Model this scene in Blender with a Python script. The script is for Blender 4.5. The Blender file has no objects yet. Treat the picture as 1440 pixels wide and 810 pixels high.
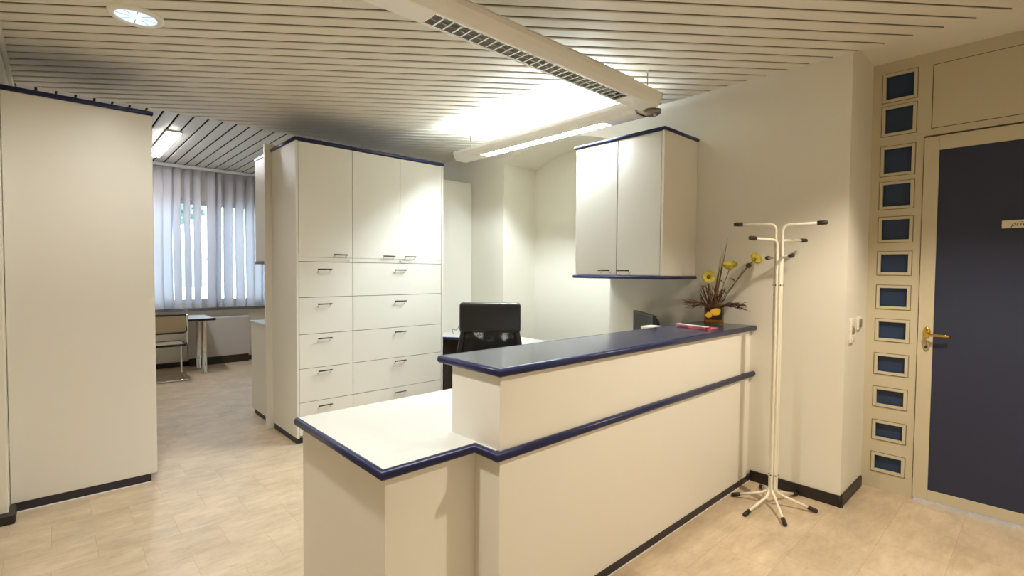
import bpy, bmesh, math, random
from math import sin, cos, pi, radians as rad
from mathutils import Vector, Matrix
random.seed(7)
SC = bpy.context.scene
COL = SC.collection
P_LEFT, P_FRONT, P_ENTRY_FILL, P_SKY, EXPOSURE = 34, 120, 78, 7.5, 0.88

# ------------------------------------------------------------------ materials
def mat(name, col, rough=0.5, metal=0.0, bump=0.0, bscale=40.0, vary=0.0, vscale=3.0, spec=0.5, trans=0.0, coat=0.0, sheen=0.0):
    m = bpy.data.materials.new(name); m.use_nodes = True
    nt = m.node_tree; b = nt.nodes['Principled BSDF']
    b.inputs['Base Color'].default_value = (*col, 1)
    b.inputs['Roughness'].default_value = rough
    b.inputs['Metallic'].default_value = metal
    b.inputs['Specular IOR Level'].default_value = spec
    b.inputs['Transmission Weight'].default_value = trans
    b.inputs['Coat Weight'].default_value = coat
    tc = nt.nodes.new('ShaderNodeTexCoord')
    if vary > 0:
        n = nt.nodes.new('ShaderNodeTexNoise'); n.inputs['Scale'].default_value = vscale; n.inputs['Detail'].default_value = 4
        nt.links.new(tc.outputs['Object'], n.inputs['Vector'])
        mx = nt.nodes.new('ShaderNodeMix'); mx.data_type = 'RGBA'
        mx.inputs[6].default_value = (*[c * (1 - vary) for c in col], 1)
        mx.inputs[7].default_value = (*[min(1, c * (1 + vary)) for c in col], 1)
        nt.links.new(n.outputs['Fac'], mx.inputs[0]); nt.links.new(mx.outputs[2], b.inputs['Base Color'])
    if bump > 0:
        n = nt.nodes.new('ShaderNodeTexNoise'); n.inputs['Scale'].default_value = bscale; n.inputs['Detail'].default_value = 3
        nt.links.new(tc.outputs['Object'], n.inputs['Vector'])
        bp = nt.nodes.new('ShaderNodeBump'); bp.inputs['Strength'].default_value = bump; bp.inputs['Distance'].default_value = 0.002
        nt.links.new(n.outputs['Fac'], bp.inputs['Height']); nt.links.new(bp.outputs['Normal'], b.inputs['Normal'])
    return m

def emis(name, col, strength):
    m = bpy.data.materials.new(name); m.use_nodes = True
    b = m.node_tree.nodes['Principled BSDF']
    b.inputs['Base Color'].default_value = (0.8, 0.8, 0.8, 1)
    b.inputs['Emission Color'].default_value = (*col, 1)
    b.inputs['Emission Strength'].default_value = strength
    return m

M = {}
M['laminate'] = mat('cream_laminate', (0.765, 0.74, 0.675), 0.38, bump=0.05, bscale=300, vary=0.015, vscale=2, spec=0.35)
M['worktop'] = mat('white_laminate', (0.645, 0.66, 0.64), 0.35, bump=0.05, bscale=300, vary=0.015, vscale=3)
M['gap'] = mat('dark_shadow_gap', (0.10, 0.09, 0.07), 0.8, vary=0.1)
M['blue'] = mat('navy_laminate', (0.019, 0.024, 0.085), 0.34, spec=0.35, bump=0.05, bscale=400, vary=0.08, vscale=5)
M['bluetop'] = mat('navy_counter_laminate', (0.040, 0.048, 0.095), 0.17, bump=0.08, bscale=300, vary=0.08, vscale=5, spec=0.6)
M['plinth'] = mat('dark_plinth', (0.022, 0.018, 0.026), 0.45, bump=0.05, vary=0.1)
M['skirting'] = mat('dark_brown_skirting', (0.018, 0.012, 0.010), 0.45, bump=0.1, vary=0.1)
M['plaster'] = mat('cream_plaster', (0.755, 0.725, 0.64), 0.85, bump=0.18, bscale=120, vary=0.02, vscale=1.2, spec=0.2)
M['ceil'] = mat('cream_metal_slats', (0.73, 0.685, 0.59), 0.5, bump=0.03, bscale=60, vary=0.03, vscale=1.5, spec=0.4)
M['ceilgap'] = mat('slat_joint', (0.24, 0.205, 0.15), 0.7, vary=0.05)
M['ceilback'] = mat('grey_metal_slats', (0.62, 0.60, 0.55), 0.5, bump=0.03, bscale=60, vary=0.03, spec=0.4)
M['black'] = mat('black_felt', (0.008, 0.008, 0.008), 0.9, vary=0.2)
M['lampwhite'] = mat('white_lamp_enamel', (0.84, 0.82, 0.76), 0.35, bump=0.02, vary=0.01)
M['alu'] = mat('bright_aluminium', (0.80, 0.80, 0.78), 0.22, metal=1.0, bump=0.03, bscale=200)
M['darkalu'] = mat('dark_aluminium', (0.25, 0.22, 0.18), 0.35, metal=0.8, vary=0.1)
M['chrome'] = mat('chrome', (0.75, 0.74, 0.72), 0.12, metal=1.0, vary=0.02)
M['handle'] = mat('dark_bronze_handle', (0.06, 0.05, 0.045), 0.3, metal=0.9, vary=0.1)
M['tubewhite'] = mat('white_powder_coat', (0.78, 0.74, 0.62), 0.35, bump=0.03, vary=0.02)
M['cap'] = mat('dark_brown_rubber', (0.018, 0.011, 0.008), 0.5, bump=0.05, vary=0.1)
M['leather'] = mat('black_leather', (0.012, 0.012, 0.014), 0.32, bump=0.25, bscale=220, vary=0.1)
M['plastic'] = mat('black_plastic', (0.012, 0.012, 0.013), 0.4, bump=0.05, vary=0.1)
M['screen'] = mat('dark_screen', (0.05, 0.05, 0.05), 0.6, vary=0.1, spec=0.2)
M['beige'] = mat('beige_plastic', (0.62, 0.57, 0.40), 0.5, bump=0.05, vary=0.03)
M['doorwood'] = mat('cream_door_paint', (0.56, 0.505, 0.37), 0.4, bump=0.08, bscale=50, vary=0.03)
M['doorblue'] = mat('dark_blue_door_panel', (0.030, 0.036, 0.070), 0.55, spec=0.3, bump=0.06, bscale=120, vary=0.08)
M['bead_seam'] = mat('brown_bead_seam', (0.20, 0.165, 0.10), 0.7, vary=0.1)
M['brass'] = mat('polished_brass', (0.70, 0.48, 0.10), 0.18, metal=1.0, vary=0.05)
M['brasslight'] = mat('satin_nickel', (0.55, 0.47, 0.32), 0.35, metal=0.9, vary=0.05)
M['switch'] = mat('white_switch_plastic', (0.74, 0.70, 0.60), 0.35, vary=0.02)
M['switchdark'] = mat('grey_switch_insert', (0.25, 0.21, 0.15), 0.5, vary=0.05)
M['sign'] = mat('ivory_sign', (0.70, 0.62, 0.45), 0.4, vary=0.03)
M['ink'] = mat('dark_ink', (0.05, 0.035, 0.015), 0.6, vary=0.1)
M['stem'] = mat('dry_green_stem', (0.10, 0.085, 0.03), 0.7, vary=0.25, vscale=30)
M['twig'] = mat('brown_twig', (0.13, 0.055, 0.028), 0.8, bump=0.3, bscale=150, vary=0.35, vscale=40)
M['grass'] = mat('dry_grass', (0.16, 0.10, 0.035), 0.8, vary=0.3, vscale=20)
M['petal'] = mat('yellow_petal', (1.0, 0.86, 0.20), 0.6, bump=0.2, bscale=80, vary=0.15, vscale=30)
M['heart'] = mat('brown_flower_heart', (0.22, 0.10, 0.02), 0.9, bump=0.6, bscale=400, vary=0.3, vscale=200)
M['orange'] = mat('yellow_painted_petal', (0.78, 0.45, 0.03), 0.5, vary=0.15, vscale=30)
M['soil'] = mat('dark_red_filling', (0.10, 0.035, 0.02), 0.8, bump=0.6, bscale=120, vary=0.5, vscale=45)
M['pink'] = mat('pink_paper', (0.75, 0.16, 0.20), 0.5, vary=0.1, vscale=20)
M['white'] = mat('white_plastic', (0.80, 0.77, 0.74), 0.35, vary=0.02)
M['red'] = mat('dark_red_plastic', (0.35, 0.01, 0.02), 0.4, vary=0.1)
M['cane'] = mat('woven_cane', (0.38, 0.30, 0.18), 0.6, bump=0.4, bscale=250, vary=0.1, vscale=60)
M['tabletop'] = mat('grey_white_tabletop', (0.62, 0.62, 0.62), 0.3, vary=0.03)
M['radiator'] = mat('grey_white_metal', (0.52, 0.48, 0.45), 0.45, vary=0.02)
M['frame'] = mat('white_window_frame', (0.66, 0.66, 0.68), 0.4, vary=0.02)
M['greyshelf'] = mat('grey_edge', (0.16, 0.15, 0.15), 0.5, vary=0.05)
M['deskdark'] = mat('dark_brown_panel', (0.030, 0.020, 0.012), 0.6, vary=0.15)
M['facade'] = mat('white_render', (0.75, 0.73, 0.70), 0.9, bump=0.3, bscale=30, vary=0.04)
M['leaf'] = mat('green_leaves', (0.11, 0.19, 0.14), 0.6, vary=0.4, vscale=4)
M['bark'] = mat('bark', (0.10, 0.08, 0.06), 0.9, bump=0.5, bscale=20, vary=0.3)
M['ground'] = mat('outdoor_paving', (0.40, 0.40, 0.38), 0.9, bump=0.3, vary=0.1)
M['diff_lit'] = emis('lit_diffuser', (0.95, 0.96, 1.0), 34.0)
M['tube_lit'] = emis('lit_tube', (0.84, 0.96, 1.0), 108.0)
M['tube_low'] = emis('lit_lower_tube', (0.84, 0.95, 1.0), 440.0)
M['lens_lit'] = emis('lit_lens', (0.50, 0.72, 1.0), 0.6)
M['lens_warm'] = emis('lit_warm_lens', (1.0, 0.82, 0.60), 2.4)
M['tube_off'] = mat('unlit_tube', (0.70, 0.68, 0.62), 0.25, vary=0.02)

def glass_mat(name, col, rough=0.0, dark=0.0):
    m = bpy.data.materials.new(name); m.use_nodes = True; nt = m.node_tree
    for n in list(nt.nodes):
        if n.type != 'OUTPUT_MATERIAL': nt.nodes.remove(n)
    out = next(n for n in nt.nodes if n.type == 'OUTPUT_MATERIAL')
    t = nt.nodes.new('ShaderNodeBsdfTransparent'); t.inputs[0].default_value = (*col, 1)
    g = nt.nodes.new('ShaderNodeBsdfGlossy'); g.inputs['Roughness'].default_value = rough
    f = nt.nodes.new('ShaderNodeFresnel'); f.inputs[0].default_value = 1.45
    mx = nt.nodes.new('ShaderNodeMixShader')
    nt.links.new(f.outputs[0], mx.inputs[0]); nt.links.new(t.outputs[0], mx.inputs[1]); nt.links.new(g.outputs[0], mx.inputs[2])
    nt.links.new(mx.outputs[0], out.inputs[0])
    return m
M['glass'] = glass_mat('window_glass', (0.94, 0.97, 0.98))
M['vaseglass'] = glass_mat('vase_glass', (0.93, 0.90, 0.80))
M['pane'] = mat('dark_blue_pane', (0.024, 0.046, 0.105), 0.3, spec=0.35, vary=0.15, vscale=6)

def mesh_fabric():
    m = bpy.data.materials.new('black_mesh_fabric'); m.use_nodes = True; nt = m.node_tree
    b = nt.nodes['Principled BSDF']; b.inputs['Base Color'].default_value = (0.012, 0.012, 0.012, 1); b.inputs['Roughness'].default_value = 0.5
    tc = nt.nodes.new('ShaderNodeTexCoord'); v = nt.nodes.new('ShaderNodeTexVoronoi'); v.inputs['Scale'].default_value = 420
    r = nt.nodes.new('ShaderNodeMath'); r.operation = 'GREATER_THAN'; r.inputs[1].default_value = 0.17
    nt.links.new(tc.outputs['Object'], v.inputs['Vector']); nt.links.new(v.outputs['Distance'], r.inputs[0])
    n = nt.nodes.new('ShaderNodeTexNoise'); n.inputs['Scale'].default_value = 10; n.inputs['Detail'].default_value = 1
    q = nt.nodes.new('ShaderNodeMapRange'); q.inputs[1].default_value = 0.47; q.inputs[2].default_value = 0.58; q.inputs[3].default_value = 0.10; q.inputs[4].default_value = 0.40
    nt.links.new(tc.outputs['Object'], n.inputs['Vector']); nt.links.new(n.outputs['Fac'], q.inputs[0]); nt.links.new(q.outputs[0], r.inputs[1])
    nt.links.new(r.outputs[0], b.inputs['Alpha'])
    return m
M['meshback'] = mesh_fabric()

def vane_mat():
    m = bpy.data.materials.new('grey_blind_fabric'); m.use_nodes = True; nt = m.node_tree
    b = nt.nodes['Principled BSDF']; b.inputs['Base Color'].default_value = (0.68, 0.65, 0.67, 1); b.inputs['Roughness'].default_value = 0.8
    out = next(n for n in nt.nodes if n.type == 'OUTPUT_MATERIAL')
    t = nt.nodes.new('ShaderNodeBsdfTranslucent'); t.inputs[0].default_value = (0.62, 0.60, 0.62, 1)
    n = nt.nodes.new('ShaderNodeTexNoise'); n.inputs['Scale'].default_value = 200
    tc = nt.nodes.new('ShaderNodeTexCoord'); nt.links.new(tc.outputs['Object'], n.inputs['Vector'])
    bp = nt.nodes.new('ShaderNodeBump'); bp.inputs['Strength'].default_value = 0.2; nt.links.new(n.outputs['Fac'], bp.inputs['Height'])
    nt.links.new(bp.outputs[0], b.inputs['Normal'])
    mx = nt.nodes.new('ShaderNodeMixShader'); mx.inputs[0].default_value = 0.22
    nt.links.new(b.outputs[0], mx.inputs[1]); nt.links.new(t.outputs[0], mx.inputs[2]); nt.links.new(mx.outputs[0], out.inputs[0])
    return m
M['vane'] = vane_mat()

def floor_mat():
    m = bpy.data.materials.new('travertine_vinyl_tiles'); m.use_nodes = True; nt = m.node_tree
    b = nt.nodes['Principled BSDF']; L = nt.links.new
    tc = nt.nodes.new('ShaderNodeTexCoord')
    mp = nt.nodes.new('ShaderNodeMapping'); mp.inputs['Location'].default_value = (-0.14, -0.016, 0)
    L(tc.outputs['Object'], mp.inputs['Vector'])
    br = nt.nodes.new('ShaderNodeTexBrick'); br.offset = 0.5; br.offset_frequency = 2
    br.inputs['Scale'].default_value = 1.0; br.inputs['Brick Width'].default_value = 0.335; br.inputs['Row Height'].default_value = 0.2785
    br.inputs['Mortar Size'].default_value = 0.0011; br.inputs['Mortar Smooth'].default_value = 0.3
    br.inputs['Color1'].default_value = (0, 0, 0, 1); br.inputs['Color2'].default_value = (1, 1, 1, 1); br.inputs['Mortar'].default_value = (0.5, 0.5, 0.5, 1)
    L(mp.outputs[0], br.inputs['Vector'])
    # stretched veins, shifted from tile to tile
    off = nt.nodes.new('ShaderNodeVectorMath'); off.operation = 'MULTIPLY_ADD'
    off.inputs[1].default_value = (3.7, 5.3, 9.1); L(br.outputs['Color'], off.inputs[0])
    st = nt.nodes.new('ShaderNodeMapping'); st.inputs['Scale'].default_value = (4.0, 13.0, 1); st.inputs['Rotation'].default_value = (0, 0, rad(3))
    L(tc.outputs['Object'], st.inputs['Vector']); L(st.outputs[0], off.inputs[2])
    n1 = nt.nodes.new('ShaderNodeTexNoise'); n1.inputs['Scale'].default_value = 1.0; n1.inputs['Detail'].default_value = 7; n1.inputs['Roughness'].default_value = 0.78; n1.inputs['Distortion'].default_value = 0.25
    L(off.outputs[0], n1.inputs['Vector'])
    cr = nt.nodes.new('ShaderNodeValToRGB'); e = cr.color_ramp.elements
    e[0].position = 0.28; e[0].color = (0.45, 0.34, 0.22, 1); e[1].position = 0.70; e[1].color = (0.64, 0.525, 0.385, 1)
    k = cr.color_ramp.elements.new(0.5); k.color = (0.555, 0.44, 0.305, 1)
    L(n1.outputs['Fac'], cr.inputs[0])
    # tile to tile tone
    tone = nt.nodes.new('ShaderNodeMapRange'); tone.inputs[3].default_value = 0.955; tone.inputs[4].default_value = 1.04
    L(br.outputs['Color'], tone.inputs[0])
    mul = nt.nodes.new('ShaderNodeMix'); mul.data_type = 'RGBA'; mul.blend_type = 'MULTIPLY'; mul.inputs[0].default_value = 1
    L(cr.outputs[0], mul.inputs[6]); L(tone.outputs[0], mul.inputs[7])
    # dark pits
    n2 = nt.nodes.new('ShaderNodeTexNoise'); n2.inputs['Scale'].default_value = 2.6; n2.inputs['Detail'].default_value = 8; n2.inputs['Roughness'].default_value = 0.75
    L(off.outputs[0], n2.inputs['Vector'])
    pr = nt.nodes.new('ShaderNodeMapRange'); pr.inputs[1].default_value = 0.58; pr.inputs[2].default_value = 0.70
    L(n2.outputs['Fac'], pr.inputs[0])
    pm = nt.nodes.new('ShaderNodeMix'); pm.data_type = 'RGBA'; pm.inputs[7].default_value = (0.36, 0.26, 0.155, 1)
    ps = nt.nodes.new('ShaderNodeMath'); ps.operation = 'MULTIPLY'; ps.inputs[1].default_value = 0.6; L(pr.outputs[0], ps.inputs[0])
    L(ps.outputs[0], pm.inputs[0]); L(mul.outputs[2], pm.inputs[6])
    jm = nt.nodes.new('ShaderNodeMix'); jm.data_type = 'RGBA'; jm.inputs[7].default_value = (0.34, 0.25, 0.15, 1)
    js = nt.nodes.new('ShaderNodeMath'); js.operation = 'MULTIPLY'; js.inputs[1].default_value = 0.7; L(br.outputs['Fac'], js.inputs[0])
    L(js.outputs[0], jm.inputs[0]); L(pm.outputs[2], jm.inputs[6])
    n3 = nt.nodes.new('ShaderNodeTexNoise'); n3.inputs['Scale'].default_value = 3.4; n3.inputs['Detail'].default_value = 5; n3.inputs['Roughness'].default_value = 0.6
    L(tc.outputs['Object'], n3.inputs['Vector'])
    bl = nt.nodes.new('ShaderNodeMapRange'); bl.inputs[1].default_value = 0.32; bl.inputs[2].default_value = 0.68; bl.inputs[3].default_value = 0.86; bl.inputs[4].default_value = 1.10
    L(n3.outputs['Fac'], bl.inputs[0])
    bm_ = nt.nodes.new('ShaderNodeMix'); bm_.data_type = 'RGBA'; bm_.blend_type = 'MULTIPLY'; bm_.inputs[0].default_value = 1
    L(jm.outputs[2], bm_.inputs[6]); L(bl.outputs[0], bm_.inputs[7]); L(bm_.outputs[2], b.inputs['Base Color'])
    b.inputs['Roughness'].default_value = 0.42; b.inputs['Specular IOR Level'].default_value = 0.35
    bp = nt.nodes.new('ShaderNodeBump'); bp.inputs['Strength'].default_value = 0.12; bp.inputs['Distance'].default_value = 0.002
    L(n2.outputs['Fac'], bp.inputs['Height']); L(bp.outputs[0], b.inputs['Normal'])
    return m
M['floor'] = floor_mat()

# ------------------------------------------------------------------ mesh helpers
class MB:
    def __init__(s): s.bm = bmesh.new(); s.mats = []; s.smooth = False
    def mi(s, m):
        if m not in s.mats: s.mats.append(m)
        return s.mats.index(m)
    def _mark(s, faces, m, smooth=False):
        i = s.mi(m)
        for f in faces: f.material_index = i; f.smooth = smooth
    def box(s, a, b, m, bev=0.0, seg=2, T=None):
        a = Vector(a); b = Vector(b)
        lo = Vector([min(a[i], b[i]) for i in range(3)]); hi = Vector([max(a[i], b[i]) for i in range(3)])
        t = bmesh.new(); bmesh.ops.create_cube(t, size=1)
        for v in t.verts: v.co = Vector([lo[i] + (v.co[i] + 0.5) * (hi[i] - lo[i]) for i in range(3)])
        if bev > 0: bmesh.ops.bevel(t, geom=list(t.edges), offset=bev, segments=seg, profile=0.6, affect='EDGES')
        s.add(t, m, T, smooth=bev > 0 and seg > 2)
        return s
    def add(s, t, m, T=None, smooth=False):
        if T is not None: bmesh.ops.transform(t, matrix=T, verts=t.verts)
        i = s.mi(m); mp = {}
        for v in t.verts: mp[v] = s.bm.verts.new(v.co)
        for f in t.faces:
            try: g = s.bm.faces.new([mp[v] for v in f.verts])
            except ValueError: continue
            g.material_index = i; g.smooth = smooth
        t.free(); return s
    def prism(s, pts, d, m, smooth=False):
        """closed outline of 3D points extruded along vector d"""
        d = Vector(d); n = len(pts)
        a = [s.bm.verts.new(p) for p in pts]; b = [s.bm.verts.new(Vector(p) + d) for p in pts]
        fs = [s.bm.faces.new(a), s.bm.faces.new(list(reversed(b)))]
        for i in range(n): fs.append(s.bm.faces.new([a[i], b[i], b[(i + 1) % n], a[(i + 1) % n]]))
        s._mark(fs, m)
        if smooth:
            for f in fs[2:]: f.smooth = True
        bmesh.ops.recalc_face_normals(s.bm, faces=fs); return s
    def tube(s, pts, r, m, n=12, caps=True):
        pts = [Vector(p) for p in pts]; rs = r if isinstance(r, (list, tuple)) else [r] * len(pts)
        up = None; rings = []
        for i, p in enumerate(pts):
            t = (pts[min(i + 1, len(pts) - 1)] - pts[max(i - 1, 0)]).normalized()
            if up is None: up = t.orthogonal().normalized()
            up = (up - t * up.dot(t)).normalized(); w = t.cross(up)
            rings.append([s.bm.verts.new(p + (up * cos(2 * pi * k / n) + w * sin(2 * pi * k / n)) * rs[i]) for k in range(n)])
        fs = []
        for a, b in zip(rings, rings[1:]):
            for k in range(n): fs.append(s.bm.faces.new([a[k], a[(k + 1) % n], b[(k + 1) % n], b[k]]))
        s._mark(fs, m, True)
        if caps:
            c = [s.bm.faces.new(list(reversed(rings[0]))), s.bm.faces.new(rings[-1])]; s._mark(c, m)
        return s
    def lathe(s, prof, m, o=(0, 0, 0), n=32, T=None):
        """profile (r,z) turned about z"""
        t = bmesh.new(); rings = []
        for r, z in prof:
            if r < 1e-6: rings.append([t.verts.new((0, 0, z))])
            else: rings.append([t.verts.new((r * cos(2 * pi * k / n), r * sin(2 * pi * k / n), z)) for k in range(n)])
        for a, b in zip(rings, rings[1:]):
            for k in range(n):
                q = [a[k % len(a)], a[(k + 1) % len(a)], b[(k + 1) % len(b)], b[k % len(b)]]
                q = [v for j, v in enumerate(q) if v not in q[:j]]
                if len(q) > 2: t.faces.new(q)
        X = Matrix.Translation(o) @ (T or Matrix.Identity(4))
        s.add(t, m, X, True); return s
    def build(s, name, parent=None, smooth_angle=None):
        me = bpy.data.meshes.new(name)
        bmesh.ops.recalc_face_normals(s.bm, faces=s.bm.faces)
        s.bm.to_mesh(me); s.bm.free()
        for m in s.mats: me.materials.append(m)
        o = bpy.data.objects.new(name, me); COL.objects.link(o)
        if parent:
            o.parent = parent
            pm = parent
            loc = Vector((0, 0, 0))
            chain = []
            while pm: chain.append(pm); pm = pm.parent
            W = Matrix.Identity(4)
            for q in reversed(chain): W = W @ Matrix.LocRotScale(q.location, q.rotation_euler, q.scale)
            if not any(q.get('_local') for q in chain): me.transform(W.inverted())
        return o

def bx(name, a, b, m, parent=None, bev=0.0, seg=2):
    return MB().box(a, b, m, bev, seg).build(name, parent)
def tag(o, label, cat, group=None):
    o['label'] = label; o['category'] = cat
    if group: o['group'] = group
    return o
def thing(name, loc, label, cat, group=None, rz=0, local=False):
    o = bpy.data.objects.new(name, None); COL.objects.link(o)
    o.location = loc; o.rotation_euler = (0, 0, rz); o.empty_display_size = 0.1
    if local: o['_local'] = 1
    return tag(o, label, cat, group)
def struct(o): o['kind'] = 'structure'; return o
def arc(c, r, a0, a1, n, plane='xz'):
    out = []
    for i in range(n + 1):
        a = a0 + (a1 - a0) * i / n
        out.append((c[0] + r * cos(a), c[1] + r * sin(a)))
    return out
def bend(pts, r, n=6):
    """round the corners of a polyline"""
    P = [Vector(p) for p in pts]; out = [P[0]]
    for i in range(1, len(P) - 1):
        a = (P[i - 1] - P[i]); b = (P[i + 1] - P[i]); q = min(r, a.length * 0.49, b.length * 0.49)
        s, e = P[i] + a.normalized() * q, P[i] + b.normalized() * q
        for k in range(n + 1):
            t = k / n; out.append((1 - t) ** 2 * s + 2 * t * (1 - t) * P[i] + t * t * e)
    out.append(P[-1]); return out

# ------------------------------------------------------------------ dimensions (metres; camera stands at the origin, 1.4 m up)
XL, XW, XD = -0.20, 3.449, 3.935      # left wall, right wall, door wall
YB, YC, YF = 8.42, 4.93, -0.62        # window wall, edge of the low ceiling, wall behind the camera
ZC, ZB = 2.685, 2.86                  # slatted ceilings

# ------------------------------------------------------------------ room shell
struct(bx('floor', (XL - 1.5, YF - 0.15, -0.06), (XD + 0.2, YB + 0.2, 0), M['floor']))
w = MB()                                                             # left wall: pier and wall beyond it, side opening with deep lintel nearer the camera
w.box((XL - 0.16, 3.84, 0), (XL, YB + 0.2, 3.0), M['plaster'], 0.006, 3)
w.box((XL - 1.5, YF - 0.15, 2.3), (XL, 3.838, 3.0), M['plaster'])
w.box((XL - 1.5, YF - 0.15, 0), (XL - 1.35, 4.0, 2.299), M['plaster']); w.box((XL - 1.349, 3.85, 0), (XL - 0.161, 4.0, 2.299), M['plaster'])
struct(w.build('wall_left'))
struct(bx('wall_front', (XL - 1.5, YF - 0.15, 0), (XD + 0.2, YF, 3.0), M['plaster']))

# right wall with the arched niche
w = MB()
N0, N1, NZ, NS, NX = 2.52, 3.869, 2.505, 0.13, 3.909
out = [(0.82, 0), (N0, 0), (N0, NZ)]
for i in range(1, 24):
    t = i / 24; out.append((N0 + (N1 - N0) * t, NZ + NS * (1 - (2 * t - 1) ** 2)))
out += [(N1, NZ), (N1, 0), (YB + 0.2, 0), (YB + 0.2, 3.0), (0.82, 3.0)]
w.prism([(XW, y, z) for y, z in out], (0.7, 0, 0), M['plaster'])
w.box((NX, N0 - 0.05, 0), (XW + 0.69, N1 + 0.05, 2.9), M['plaster'])
w.box((XW, YF, 2.745), (XD + 0.2, 0.82, 3.0), M['plaster'])
struct(w.build('wall_right'))
struct(bx('wall_door', (XD + 0.02, YF, 0), (XD + 0.2, -0.42, 2.745), M['plaster']))

# window wall with opening
WX0, WX1, WZ0, WZ1 = 0.75, 2.75, 0.88, 2.40
w = MB()
w.box((XL, YB, 0), (WX0, YB + 0.2, 3.0), M['plaster']); w.box((WX1, YB, 0), (XW, YB + 0.2, 3.0), M['plaster'])
w.box((WX0, YB, 0), (WX1, YB + 0.2, WZ0), M['plaster']); w.box((WX0, YB, WZ1), (WX1, YB + 0.2, 3.0), M['plaster'])
struct(w.build('wall_back'))

# slatted ceilings
def slats(name, ang, phase, pitch, gap, depth, z, x0, x1, y0, y1, m, mg):
    d = Vector((cos(ang), sin(ang), 0)); n = Vector((-sin(ang), cos(ang), 0))
    bm = bmesh.new(); L = 14
    lo = min((Vector((x, y, 0))).dot(n) for x in (x0, x1) for y in (y0, y1)) - pitch
    hi = max((Vector((x, y, 0))).dot(n) for x in (x0, x1) for y in (y0, y1)) + pitch
    k0 = math.floor((lo - phase) / pitch); k1 = math.ceil((hi - phase) / pitch)
    r = 0.006
    for k in range(k0, k1):
        a = phase + k * pitch + gap / 2; b = phase + (k + 1) * pitch - gap / 2
        prof = [(a, depth), (a, r), (a + r * .3, r * .3), (a + r, 0), (b - r, 0), (b - r * .3, r * .3), (b, r), (b, depth), (b + gap, depth)]
        vs = [[bm.verts.new(n * q + d * s + Vector((0, 0, z + h))) for q, h in prof] for s in (-L, L)]
        for i in range(len(prof) - 1):
            f = bm.faces.new([vs[0][i], vs[0][i + 1], vs[1][i + 1], vs[1][i]])
            f.material_index = 1 if i in (0, 6, 7) else 0
            f.smooth = i in (1, 2, 4, 5)
    for co, no in (((x0, 0, 0), (-1, 0, 0)), ((x1, 0, 0), (1, 0, 0)), ((0, y0, 0), (0, -1, 0)), ((0, y1, 0), (0, 1, 0))):
        bmesh.ops.bisect_plane(bm, geom=list(bm.verts) + list(bm.edges) + list(bm.faces), plane_co=co, plane_no=no, clear_outer=True)
    mb = MB(); mb.mi(m); mb.mi(mg); mb.bm.free(); mb.bm = bm
    mb.box((x0, y0, z + depth + 0.004), (x1, y1, z + depth + 0.05), M['black'])  # unseen slab added above the slats to block light
    return struct(mb.build(name))
slats('ceiling', rad(-38.2), 2.553 - 0.0, 0.0990, 0.018, 0.018, ZC, XL + 0.02, XW, YF, YC, M['ceil'], M['ceilgap'])
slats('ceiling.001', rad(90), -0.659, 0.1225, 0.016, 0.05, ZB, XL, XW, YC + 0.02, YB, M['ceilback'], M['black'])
t = MB()
t.box((XL, YC, ZC), (XW, YC + 0.018, ZB + 0.06), M['ceil'])
struct(t.build('trim_1'))                                            # riser between the two ceiling heights
struct(bx('trim_2', (XL, YF, ZC - 0.03), (XL + 0.022, YC, ZC + 0.01), M['ceil'], bev=0.004))
struct(bx('trim_3', (XL, YB - 0.03, ZB - 0.03), (XW, YB, ZB), M['lampwhite'], bev=0.003))

# baseboards
w = MB()
w.box((XW - 0.012, 0.81, 0), (XW, 1.345, 0.07), M['skirting'], 0.003)
w.box((XW - 0.012, 0.808, 0), (XD - 0.03, 0.82, 0.07), M['skirting'], 0.003)
w.lathe([(0.0, 0), (0.016, 0), (0.016, 0.068), (0.013, 0.07), (0, 0.07)], M['skirting'], (XW + 0.002, 0.82, 0), 20)
struct(w.build('baseboard_right'))
w = MB()
w.box((XL - 0.17, 3.80, 0), (XL + 0.028, 3.962, 0.058), M['skirting'], 0.014, 4)
struct(w.build('baseboard_left'))
w = MB(); w.box((XL, YB - 0.012, 0), (XW, YB, 0.07), M['skirting'], 0.003)
struct(w.build('baseboard_back'))

# ------------------------------------------------------------------ window_2: back-room window
win = bpy.data.objects.new('window_2', None); COL.objects.link(win); win.location = ((WX0 + WX1) / 2, YB + 0.1, WZ0); struct(win)
f = MB(); y0, y1 = YB + 0.07, YB + 0.13
f.box((WX0, y0, WZ0), (WX0 + 0.07, y1, WZ1), M['frame'], .004); f.box((WX1 - 0.07, y0, WZ0), (WX1, y1, WZ1), M['frame'], .004)
f.box((WX0 + .07, y0, WZ0), (WX1 - .07, y1, WZ0 + 0.075), M['frame'], .002); f.box((WX0 + .07, y0, WZ1 - 0.07), (WX1 - .07, y1, WZ1), M['frame'], .002)
f.box((1.72, y0, WZ0 + .075), (1.85, y1, WZ1 - .07), M['frame'], .004)
f.build('window_frame', win)
for a, b in ((WX0 + 0.07, 1.72), (1.85, WX1 - 0.07)):
    bx('pane', (a, YB + 0.098, WZ0 + 0.075), (b, YB + 0.102, WZ1 - 0.07), M['glass'], win)
bx('window_sill', (WX0 - 0.3, YB - 0.10, WZ0 - 0.085), (WX1 + 0.3, YB + 0.07, WZ0 - 0.05), M['greyshelf'], win, 0.004)
f = MB(); f.box((1.70, y0 - 0.045, 1.50), (1.73, y0, 1.56), M['darkalu'], .003); f.box((1.66, y0 - 0.045, 1.535), (1.73, y0 - 0.03, 1.552), M['darkalu'], .003)
f.build('window_handle', win)

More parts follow.
